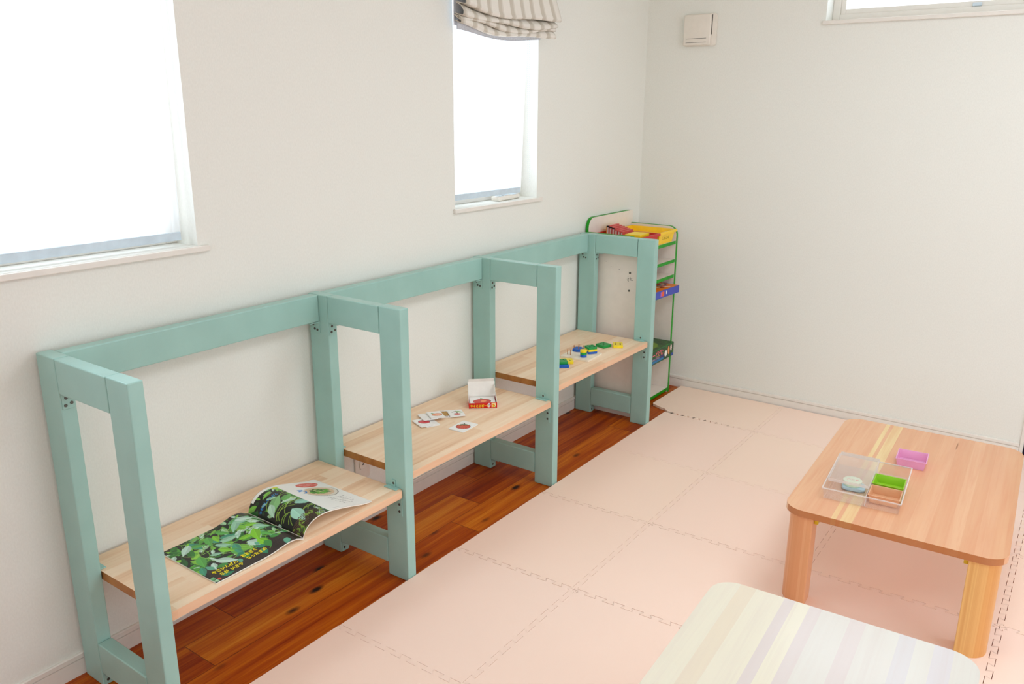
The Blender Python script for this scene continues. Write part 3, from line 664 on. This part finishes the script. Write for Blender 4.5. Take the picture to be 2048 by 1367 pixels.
# ------------------------------------------------------------------ open picture book on the near board
def picture_book():
    ZB = SZ[0]+.0006; y0, yg = .178, .458
    t = thing('picture_book', 'open photo book of green plants lying on the nearest pine board', 'book', (.27, yg, ZB)); o = Vector((.27, yg, ZB))
    xb0, xb1 = .150, .398
    # left page: flat with a small rise at the gutter; right page: high curl then down to its outer corner
    def left(U, V):   # U along +y from outer edge to gutter, V from the back (top of page) to the front
        y = y0+(yg-y0)*U; z = .004+.014*np.exp(-((U-.83)/.16)**2)*(1-.35*V)-.006*np.clip((U-.92)/.08, 0, 1)+.004*U
        x = xb0+(xb1-xb0)*V+.004*U
        return x-o.x, y-o.y, z
    s = np.linspace(0, 1, 200); prof = np.array([(0, .007), (.006, .024), (.022, .044), (.05, .056), (.085, .056), (.13, .045), (.19, .026), (.24, .010), (.276, .0035)])
    pl = np.concatenate([[0], np.cumsum(np.hypot(*np.diff(prof, axis=0).T))]); pl /= pl[-1]
    def sm(col):
        # smooth the profile with a small moving average
        v = np.interp(s, pl, prof[:, col]); k = np.ones(21)/21; vp = np.pad(v, 10, mode='edge'); w = np.convolve(vp, k, 'valid'); w[0] = v[0]; w[-1] = v[-1]; return w
    RY, RZ = sm(0), sm(1)
    def right(U, V):  # U from gutter to outer edge
        y = yg+.002+np.interp(U, s, RY)*1.0; z = np.interp(U, s, RZ)*(1-.22*V*(1-U))
        x = xb0+.004+(xb1-xb0-.004)*V-.022*U*(1-V)*0.9-.006*U
        return x-o.x, y-o.y, z
    PWD, PHT = .29, .25
    G = [(44, 110, 40), (72, 146, 52), (110, 172, 60), (150, 190, 150), (176, 204, 186), (30, 84, 34), (96, 160, 110), (130, 190, 60)]
    def foliage(X, Y, seed, n, dark=(20, 22, 16)):
        img = np.ones(X.shape+(3,))*c3(dark); rs = np.random.RandomState(seed)
        for k in range(90):
            p_ellipse(img, X, Y, rs.rand()*PWD, rs.rand()*PHT, .003+.006*rs.rand(), .003+.004*rs.rand(), rs.rand()*3, [(40, 28, 22), (28, 60, 26), (52, 40, 30)][k % 3])
        for k in range(n):
            L = .02+.04*rs.rand(); c = G[rs.randint(len(G))]
            p_leaf(img, X, Y, rs.rand()*PWD, rs.rand()*PHT, L, L*(.14+.14*rs.rand()), rs.rand()*6.3, c, tuple(min(255, v*1.18) for v in c), .12)
        return img, rs
    def paint_left(U, V):
        X, Y = U*PWD, V*PHT
        img, rs = foliage(X, Y, 11, 150)
        low = (Y > PHT*(.62+.18*U)) & (X > PWD*.04); img[low] = np.where((np.sin(X[low]*900)*np.sin(Y[low]*1100) > .2)[:, None], c3((62, 46, 40)), c3((34, 26, 24)))
        for k in range(60):
            x, y = PWD*(.18+.78*rs.rand()), PHT*rs.rand()*.72; a = rs.rand()*6.3; L = .03+.05*rs.rand(); q = [(x+L*f*math.cos(a+f*.9), y+L*f*math.sin(a+f*.9)) for f in np.linspace(0, 1, 6)]
            p_line(img, X, Y, q, .0010, [(128, 186, 58), (96, 156, 48), (150, 200, 90)][k % 3])
        for k in range(34):
            L = .035+.03*rs.rand(); c = [(176, 204, 190), (140, 186, 160), (84, 160, 70), (120, 186, 44), (60, 140, 110)][k % 5]; x, y = PWD*(.02+.9*rs.rand()), PHT*(.02+.62*rs.rand())
            p_leaf(img, X, Y, x, y, L, L*.24, math.pi*(.05+.75*rs.rand()), c, tuple(min(255, v*1.15) for v in c), .10)
        for k in range(12):
            L = .02+.02*rs.rand(); p_leaf(img, X, Y, PWD*(.1+.85*rs.rand()), PHT*(.7+.25*rs.rand()), L, L*.3, rs.rand()*6.3, [(40, 130, 96), (96, 170, 140), (60, 140, 60)][k % 3])
        p_ellipse(img, X, Y, PWD*.06, PHT*.955, .005, .005, 0, (214, 70, 56)); return img
    def paint_right(U, V):
        X, Y = U*PWD, V*PHT
        img, rs = foliage(X, Y, 23, 120, (12, 14, 10))
        dk = (X < PWD*.36) & (Y > PHT*.50) & (Y < PHT*.92) & (X > PWD*.02); img[dk] = c3((8, 10, 6))
        for k in range(26):
            x, y = PWD*.36*rs.rand(), PHT*(.3+.6*rs.rand()); a = -1.2+1.0*rs.rand(); L = .03+.04*rs.rand(); p_line(img, X, Y, [(x+L*f*math.cos(a+f*.6), y+L*f*math.sin(a+f*.6)) for f in np.linspace(0, 1, 6)], .0009, (146, 180, 60))
        for (x, y, L, a, c) in ((.22, .62, .075, 1.75, (150, 196, 176)), (.30, .55, .06, .35, (138, 186, 170)), (.10, .40, .07, -.5, (120, 170, 110)), (.16, .30, .05, 2.2, (170, 204, 180)), (.26, .40, .05, -.4, (96, 160, 80))):
            p_leaf(img, X, Y, PWD*x, PHT*y, L, L*.28, a, c, tuple(min(255, v*1.12) for v in c), .08)
        soil = (X < PWD*.40) & (Y > PHT*.80); img[soil & (np.sin(X*700)*np.sin(Y*900+X*300) > .0)] = c3((84, 58, 40))
        for k in range(26): p_leaf(img, X, Y, PWD*.40*rs.rand(), PHT*(.80+.2*rs.rand()), .014, .003, rs.rand()*6.3, (120, 150, 50))
        wp = X > PWD*.42; img[wp] = c3((238, 236, 232))
        p_rect(img, X, Y, PWD*.10, PWD*.42, 0, PHT*.05, (238, 236, 232))
        p_ellipse(img, X, Y, PWD*.40, PHT*.06, .012, .004, 0, (226, 214, 40))
        p_ellipse(img, X, Y, PWD*.78, PHT*.14, .043, .020, 0, (220, 92, 80)); p_line(img, X, Y, [(PWD*.80, PHT*.2), (PWD*.82, PHT*.26)], .002, (220, 92, 80))
        for q in ((.69, .12), (.80, .11), (.72, .16), (.83, .155)): p_line(img, X, Y, [(PWD*q[0], PHT*q[1]), (PWD*(q[0]+.08), PHT*q[1])], .0016, (238, 170, 160))
        p_ellipse(img, X, Y, PWD*.77, PHT*.41, .060, .044, 0, (96, 84, 74)); p_ellipse(img, X, Y, PWD*.768, PHT*.405, .0585, .043, 0, (226, 216, 204)); p_ellipse(img, X, Y, PWD*.755, PHT*.40, .052, .036, 0, (220, 188, 156))
        for k in range(60):
            a, r = rs.rand()*6.3, math.sqrt(rs.rand()); p_ellipse(img, X, Y, PWD*.755+.036*r*math.cos(a), PHT*.395+.022*r*math.sin(a), .009, .0028, -.3+.7*rs.rand(), [(54, 128, 18), (88, 164, 34), (34, 92, 14), (122, 188, 60)][k % 4])
        for r in range(5):
            x = PWD*(.66+.012*r)
            while x < PWD*(.90 if r < 4 else .82):
                L = .003+.006*rs.rand(); p_line(img, X, Y, [(x, PHT*(.655+.055*r)), (x+L, PHT*(.655+.055*r))], .0010, (132, 128, 128)); x += L+.004
        p_line(img, X, Y, [(PWD*.5, PHT*.955), (PWD*.6, PHT*.955)], .0007, (160, 156, 154)); return img
    def under(f, dz): return lambda U, V: (lambda q: (q[0], q[1], np.maximum(q[2]-dz, .0004)))(f(U, V))
    for nm, f, pf in (('left_page', left, paint_left), ('right_page', right, paint_right)):
        p = sheet(nm, 260, 220, f, pf, t)
        # the leaves under the top page, as a solid block of the same curve
        U, V = np.meshgrid(np.linspace(0, 1, 40), np.linspace(0, 1, 8), indexing='ij'); bm = bmesh.new()
        T = np.stack(f(U, V), -1); T[..., 2] -= .0005; Bt = T.copy(); Bt[..., 2] = np.maximum(Bt[..., 2]-.0030, .0003); T[..., 2] = np.maximum(T[..., 2], Bt[..., 2]+.0004)
        a = [[bm.verts.new(T[i, j]) for j in range(8)] for i in range(40)]; b = [[bm.verts.new(Bt[i, j]) for j in range(8)] for i in range(40)]
        for i in range(39):
            for j in range(7): bm.faces.new((a[i][j], a[i+1][j], a[i+1][j+1], a[i][j+1])); bm.faces.new((b[i][j], b[i][j+1], b[i+1][j+1], b[i+1][j]))
            bm.faces.new((a[i][0], b[i][0], b[i+1][0], a[i+1][0])); bm.faces.new((a[i][7], a[i+1][7], b[i+1][7], b[i][7]))
        for j in range(7): bm.faces.new((a[0][j], a[0][j+1], b[0][j+1], b[0][j])); bm.faces.new((a[39][j], b[39][j], b[39][j+1], a[39][j+1]))
        obj('page_block', bm, M['paper'], t, 50)
    def on(f, u0, v0, su=1.0):
        def g(u, v_):
            q = f(np.array(u0+su*u/PWD), np.array(v0-v_/PHT)); return Vector((float(q[0]), float(q[1]), float(q[2])+.0005))
        return g
    for (s_, u0, v0) in (('やさいんげん', .07, .84), ('なが', .10, .925), ('いさや', .215, .925), ('おおきく', .41, .80), ('なったまめ', .42, .885)):
        lettering('lettering', s_, .0168, on(left, u0, v0, .78), M['ink_yellow'], t, .0006)
    lettering('lettering', 'つるなしいんげん', .0125, on(right, .03, .235, .85), M['ink_blue'], t, .0004)
    lettering('lettering', 'う', .040, on(right, .50, .40), M['ink_blue'], t, .0008)
picture_book()

# ------------------------------------------------------------------ cards and card box on the middle board
Z2 = SZ[1]
def upright(f, rz, k=1.0):
    a = math.atan2(.84, -.55)-rz; ux, uy = math.cos(a), math.sin(a)
    return lambda X, Y: f(-(X*ux+Y*uy)/k, (X*uy-Y*ux)/k)
def card(label, cx, cy, rz, w, d, z, paint, tilt=0.0):
    t = thing('picture_card', label, 'card', (cx, cy, z), rz); t.rotation_euler = (tilt, 0, rz); t['group'] = 'fruit cards on the middle board'
    obj('card_stock', prism(rrect(-w/2, w/2, -d/2, d/2, .004), 0, .0022, bevel=.0004), M['card'], t)
    if paint: sheet('picture', 70, 90, lambda U, V: (-w/2+.003+(w-.006)*U, -d/2+.003+(d-.006)*V, 0*U+.0025), lambda U, V: upright(paint, rz, 1.12)((U-.5)*w, (V-.5)*d), t)
    return t
def blank(X): return np.ones(X.shape+(3,))*c3((244, 242, 240))
def strawberry(X, Y):
    # up on the card points to -x
    img = blank(X); p_ellipse(img, X, Y, .004, 0, .0205, .0265, 0, (60, 14, 10)); p_ellipse(img, X, Y, .004, 0, .0192, .0250, 0, (206, 52, 44))
    for i in range(-3, 4):
        for j in range(-4, 5):
            x, y = .004+.0062*i, .0062*j+.003*(i % 2)
            if (x-.004)**2/.017**2+y**2/.022**2 < .8: p_ellipse(img, X, Y, x, y, .0011, .0009, 0, (244, 200, 120))
    for a in range(-4, 5): p_leaf(img, X, Y, -.0125, .0045*a, .010, .003, (.25*a if abs(a) > 1 else 0)+(math.pi if a % 2 else 0.3), (60, 74, 20))
    for a in range(-3, 4): p_leaf(img, X, Y, -.015, .006*a, .008, .0035, .1*a, (128, 150, 40))
    p_line(img, X, Y, [(-.016, 0), (-.026, .001)], .0022, (36, 40, 16)); return img
def cherry(X, Y):
    img = blank(X); p_line(img, X, Y, [(-.020, -.004), (-.004, .004), (.006, .006)], .0016, (72, 44, 26)); p_line(img, X, Y, [(-.020, -.004), (-.006, -.016)], .0016, (72, 44, 26))
    p_leaf(img, X, Y, -.019, -.004, .034, .006, 1.2, (112, 176, 40), (70, 130, 30)); p_ellipse(img, X, Y, .012, .006, .0095, .0135, 0, (70, 16, 18)); p_ellipse(img, X, Y, .012, .006, .0083, .0122, 0, (222, 84, 84)); return img
def peach(X, Y):
    img = blank(X); p_ellipse(img, X, Y, 0, .005, .0155, .0200, .3, (120, 70, 40)); p_ellipse(img, X, Y, 0, .005, .0142, .0186, .3, (240, 150, 112)); p_ellipse(img, X, Y, .004, .008, .007, .010, .3, (246, 184, 148)); p_leaf(img, X, Y, -.015, -.020, .02, .005, .9, (70, 140, 50)); return img
def apple(X, Y):
    img = blank(X); p_ellipse(img, X, Y, -.004, .002, .0165, .0225, 0, (64, 14, 18)); p_ellipse(img, X, Y, -.004, .002, .0152, .0210, 0, (216, 74, 82)); p_line(img, X, Y, [(-.019, .012), (-.027, .018)], .002, (50, 30, 16)); return img
def pineapple(X, Y):
    img = blank(X); p_ellipse(img, X, Y, 0, .0, .022, .026, 0, (120, 78, 16)); p_ellipse(img, X, Y, 0, 0, .0205, .0245, 0, (214, 168, 70))
    for k in range(-5, 6): p_line(img, X, Y, [(-.03, .006*k), (.03, .006*k+.03)], .0007, (140, 84, 20)); p_line(img, X, Y, [(-.03, .006*k), (.03, .006*k-.03)], .0007, (140, 84, 20))
    return img
card('white card with a red speckled strawberry picture, lying alone on the board', .302, 1.298, R_(3), .068, .096, Z2+.0004, strawberry)
card('white card edge under the red apple card', .176, 1.252, R_(66), .056, .080, Z2+.0004, None)
card('white card with a round red apple at the end of the cards', .162, 1.236, R_(-112), .056, .080, Z2+.0030, apple)
card('white blank looking card tucked under the peach card', .140, 1.285, R_(-120), .056, .080, Z2+.0062, None, R_(3))
card('white card with a pale orange peach between apple and pineapple cards', .160, 1.308, R_(-124), .054, .078, Z2+.0110, peach, R_(2))
card('card with a brown pineapple picture sticking out under the cherry card', .168, 1.358, R_(-135), .052, .076, Z2+.0005, pineapple)
card('white card with red cherry and green leaf near the card box', .200, 1.380, R_(-128), .058, .076, Z2+.0045, cherry, R_(2))
def card_box():
    t = thing('card_box', 'small red card box standing open with white raised lid', 'box', (.2425, 1.4945, Z2+.0004), R_(42))
    w, d, h, th = .110, .085, .0225, .0012
    def shell(mat_out): pass
    bm = B((-w/2, w/2, 0, d, 0, th)); B((-w/2, w/2, d-th, d, th, h), bm=bm)
    obj('inner_tray', bm, M['paper'], t)
    fr = obj('front_wall', B((-w/2, w/2, 0, th, 0, h)), M['box_red'], t)
    for sx in (-1, 1):
        x = sx*w/2; obj('side_wall', B((min(x, x-sx*th), max(x, x-sx*th), th, d-th, 0, h)), M['box_red'], t)
        pts = [(th, h), (d*.85, h), (d*.80, h+.020), (d*.35, h+.018)]
        obj('side_flap', prism(pts, min(x, x-sx*th), max(x, x-sx*th), axis='x'), M['paper'], t)
    a = R_(104); L = .058
    def lid(pt0, ang, ln): return [(pt0[0], pt0[1]), (pt0[0]+ln*math.cos(ang), pt0[1]+ln*math.sin(ang)), (pt0[0]+ln*math.cos(ang)+th*math.sin(ang), pt0[1]+ln*math.sin(ang)-th*math.cos(ang)), (pt0[0]+th*math.sin(ang), pt0[1]-th*math.cos(ang))]
    ang = math.pi-a
    p0 = (d-th, h); l = obj('lid', prism(lid(p0, ang, L), -w/2+.001, w/2-.001, axis='x'), M['paper'], t)
    p1 = (p0[0]+L*math.cos(ang), p0[1]+L*math.sin(ang)); obj('tuck_flap', prism(lid(p1, ang+R_(38), .013), -w/2+.004, w/2-.004, axis='x'), M['paper'], l)
    for sx in (-1, 1): obj('lid_flap', prism([(d-th, h+.008), (d-th-.028, h+.012), (d-th-.018+L*.8*math.cos(ang), h+L*.75), (d-th+L*.8*math.cos(ang), h+L*.8)], sx*(w/2-.002)-.0005, sx*(w/2-.002)+.0005, axis='x'), M['paper'], l)
    lettering('lettering', 'やくこじピース', .0118, lambda u, v_: Vector((-w/2+.005+u*.92, -.0006, .0062+v_)), M['ink_yellow'], t, .0004)
    def badge(U, V):
        X, Y = U*.036, V*.022; img = np.ones(X.shape+(3,))*c3((206, 24, 14)); p_ellipse(img, X, Y, .007, .0105, .0062, .009, 0, (226, 210, 232)); p_ellipse(img, X, Y, .008, .012, .003, .003, 0, (120, 140, 226))
        p_rect(img, X, Y, .0175, .034, .0025, .0195, (240, 226, 170)); p_ellipse(img, X, Y, .0255, .0105, .0065, .004, 2.2, (236, 150, 20)); p_ellipse(img, X, Y, .0245, .0055, .004, .003, 0, (238, 196, 20)); p_line(img, X, Y, [(.028, .008), (.032, .005)], .0015, (90, 170, 50)); return img
    sheet('badge_print', 60, 40, lambda U, V: (w/2-.039+.036*U, 0*U-.0005, .002+.022*V), badge, t)
    c = thing('picture_card', 'white card with a large red apple inside the red card box', 'card', (.2425, 1.4945, Z2+.0020), R_(42)); c['group'] = 'fruit cards on the middle board'
    obj('card_stock', B((-.050, .050, .006, .078, 0, .018)), M['card'], c)
    def big(U, V):
        X, Y = (U-.5)*.098, V*.070; img = blank(X); p_ellipse(img, X, Y, -.002, .020, .036, .027, .15, (60, 12, 14)); p_ellipse(img, X, Y, -.002, .020, .0345, .0255, .15, (204, 44, 30)); p_ellipse(img, X, Y, .004, .022, .012, .010, .5, (240, 150, 90)); p_leaf(img, X, Y, .002, .044, .016, .006, 2.2, (40, 150, 80)); return img
    sheet('picture', 80, 60, lambda U, V: (-.049+.098*U, .007+.070*V, 0*U+.0183), big, c)
card_box()

# ------------------------------------------------------------------ peg toy on the far board
Z3 = SZ[2]
def piece(label, pts, cx, cy, z, mat, rz, h=.0105, holes=()):
    t = thing('toy_block', label, 'toy block', (cx, cy, z), rz, 'coloured peg toy pieces')
    obj('block', prism(pts, 0, h, bevel=.0015), mat, t)
    for hx, hy in holes: obj('hole', prism(circ(hx, hy, .0036, 12), h, h+.0004), M['ink_black'], t)
    return t
def sq(s): return rrect(-s/2, s/2, -s/2, s/2, .004, 4)
SQH = ((-.011, -.011), (.011, -.011), (.011, .011), (-.011, .011))
pb = thing('peg_board', 'white wooden peg board toy on the far pine board', 'toy', (.275, 2.182, Z3+.0004), R_(4))
obj('board', prism(rrect(-.071, .071, -.071, .071, .006), 0, .008, bevel=.0015), M['toy_base'], pb)
for (x, y) in ((-.053, -.034), (-.035, -.040), (-.056, .035), (-.042, .056), (-.030, .030), (-.018, .052)): obj('peg', cyl((x, y, .008), (x, y, .034), .0019, 10), M['peg_wood'], pb, 40)
zb = Z3+.0088
piece('blue notched block fitted over the pegs of the board', [(-.027, -.018), (-.006, -.027), (.027, -.016), (.027, .010), (.010, .012), (.008, .026), (-.016, .025), (-.027, .010)], .237, 2.224, zb, M['toy_blue'], R_(20), .012)
for k, (nm, mt) in enumerate((('blue', 'toy_blue'), ('green', 'toy_green'), ('yellow', 'toy_yellow'))):
    o = thing('toy_disc', {'blue': 'bottom blue disc of the small round stack', 'green': 'middle green disc of the small round stack', 'yellow': 'top yellow disc of the small round stack'}[nm], 'toy block', (.303, 2.152, zb+.0112*k), 0, 'coloured peg toy pieces')
    obj('disc', prism(circ(0, 0, .0150, 28), 0, .0110, bevel=.0012), M[mt], o, 40)
for k, (nm, mt) in enumerate((('blue', 'toy_blue'), ('yellow', 'toy_yellow'), ('green', 'toy_green'))):
    piece({'blue': 'bottom blue square of the square stack on the peg board', 'yellow': 'middle yellow square of the square stack on the peg board', 'green': 'top green square of the square stack on the peg board'}[nm], sq(.044), .298, 2.227-.001*k, zb+.0107*k, M[mt], R_(-32), .0105, SQH if nm == 'green' else ())
piece('loose green square block right of the square stack', sq(.054), .280, 2.376, Z3+.0004, M['toy_green'], R_(-14), .013, SQH)
piece('loose yellow square block nearest the last front post', rrect(-.023, .023, -.031, .031, .004, 4), .334, 2.416, Z3+.0004, M['toy_yellow'], R_(30), .013, SQH)
piece('loose yellow block behind the green one near third post', sq(.052), .276, 2.058, Z3+.0004, M['toy_yellow'], R_(38), .012, SQH)
piece('loose blue block under the green one near third post', sq(.054), .288, 1.998, Z3+.0004, M['toy_blue'], R_(40), .012)
piece('loose green block stacked on the blue one near third post', sq(.050), .280, 2.004, Z3+.0126, M['toy_green'], R_(44), .012, SQH)

# ------------------------------------------------------------------ clear case and little trays on the table
TZ = .3354
def clear_case():
    rz = R_(4.7); t = thing('clear_case', 'clear plastic sorting case on the orange wood table', 'case', (1.6115, 1.735, TZ), rz)
    w, d, h, th = .222, .300, .037, .0016
    obj('tub', open_box(w, d, h, th, .003), M['clear'], t)
    r = bmesh.new()
    for q in ((-w/2-.003, w/2+.003, -d/2-.003, -d/2), (-w/2-.003, w/2+.003, d/2, d/2+.003), (-w/2-.003, -w/2, -d/2, d/2), (w/2, w/2+.003, -d/2, d/2)): B((*q, h-.003, h), bm=r)
    obj('rim', r, M['clear_rim'], t)
    obj('divider', B((.012, .0132, -d/2+.004, d/2-.004, .002, h-.004)), M['clear_rim'], t)
    l = obj('lid', B((-w/2+.004, .014, -.092, d/2-.002, h+.010, h+.0116), bevel=.0005), M['clear'], t)
    k = bmesh.new()
    for q in ((-w/2+.004, .014, -.092, -.0908), (-w/2+.004, .014, d/2-.0032, d/2-.002), (-w/2+.004, -w/2+.0052, -.0908, d/2-.0032), (.0128, .014, -.0908, d/2-.0032)): B((*q, h+.0005, h+.010), bm=k)
    obj('lid_lip', k, M['clear_rim'], l)
    return t
clear_case()
def on_case(x, y): 
    a = R_(4.7); return (1.6115+x*math.cos(a)-y*math.sin(a), 1.735+x*math.sin(a)+y*math.cos(a))
def mini_tray(label, mat, cx, cy, z, w, d, h, rz):
    t = thing('mini_tray', label, 'tray', (cx, cy, z), rz, 'small coloured trays'); obj('tub', open_box(w, d, h, .0014, .005), mat, t)
    r = bmesh.new()
    for q in ((-w/2-.002, w/2+.002, -d/2-.002, -d/2), (-w/2-.002, w/2+.002, d/2, d/2+.002), (-w/2-.002, -w/2, -d/2, d/2), (w/2, w/2+.002, -d/2, d/2)): B((*q, h-.0016, h), bm=r)
    obj('rim', r, mat, t)
x, y = on_case(.0605, -.072); mini_tray('small orange tray at the front inside the clear case', M['tray_orange'], x, y, TZ+.002, .088, .080, .027, R_(4.7))
x, y = on_case(.0605, .024); mini_tray('small green tray behind the orange one inside the clear case', M['tray_green'], x, y, TZ+.002, .088, .080, .027, R_(4.7))
mini_tray('small pink tray standing beside the clear case on the table', M['tray_pink'], 1.690, 2.022, TZ, .092, .094, .030, R_(4.7))
x, y = on_case(-.042, -.025)
p = thing('round_pot', 'round pot with mint lid and pink print inside the clear case', 'pot', (x, y, TZ+.0022), R_(10))
obj('wrap', prism(rrect(-.030, .040, -.030, .026, .014), 0, .009, bevel=.003), M['pot_blue'], p, 40)
obj('cup', prism(circ(0, 0, .026, 32), .009, .020, bevel=.001), M['pot_mint'], p, 40)
l = obj('lid', prism(circ(0, 0, .0285, 36), .020, .026, bevel=.0015), M['pot_mint'], p, 40)
lettering('lettering', 'ハンド', .0135, lambda u, v_: Vector((-.018+u*.9, -.004+v_, .0264)), M['ink_pink'], l, .0003)
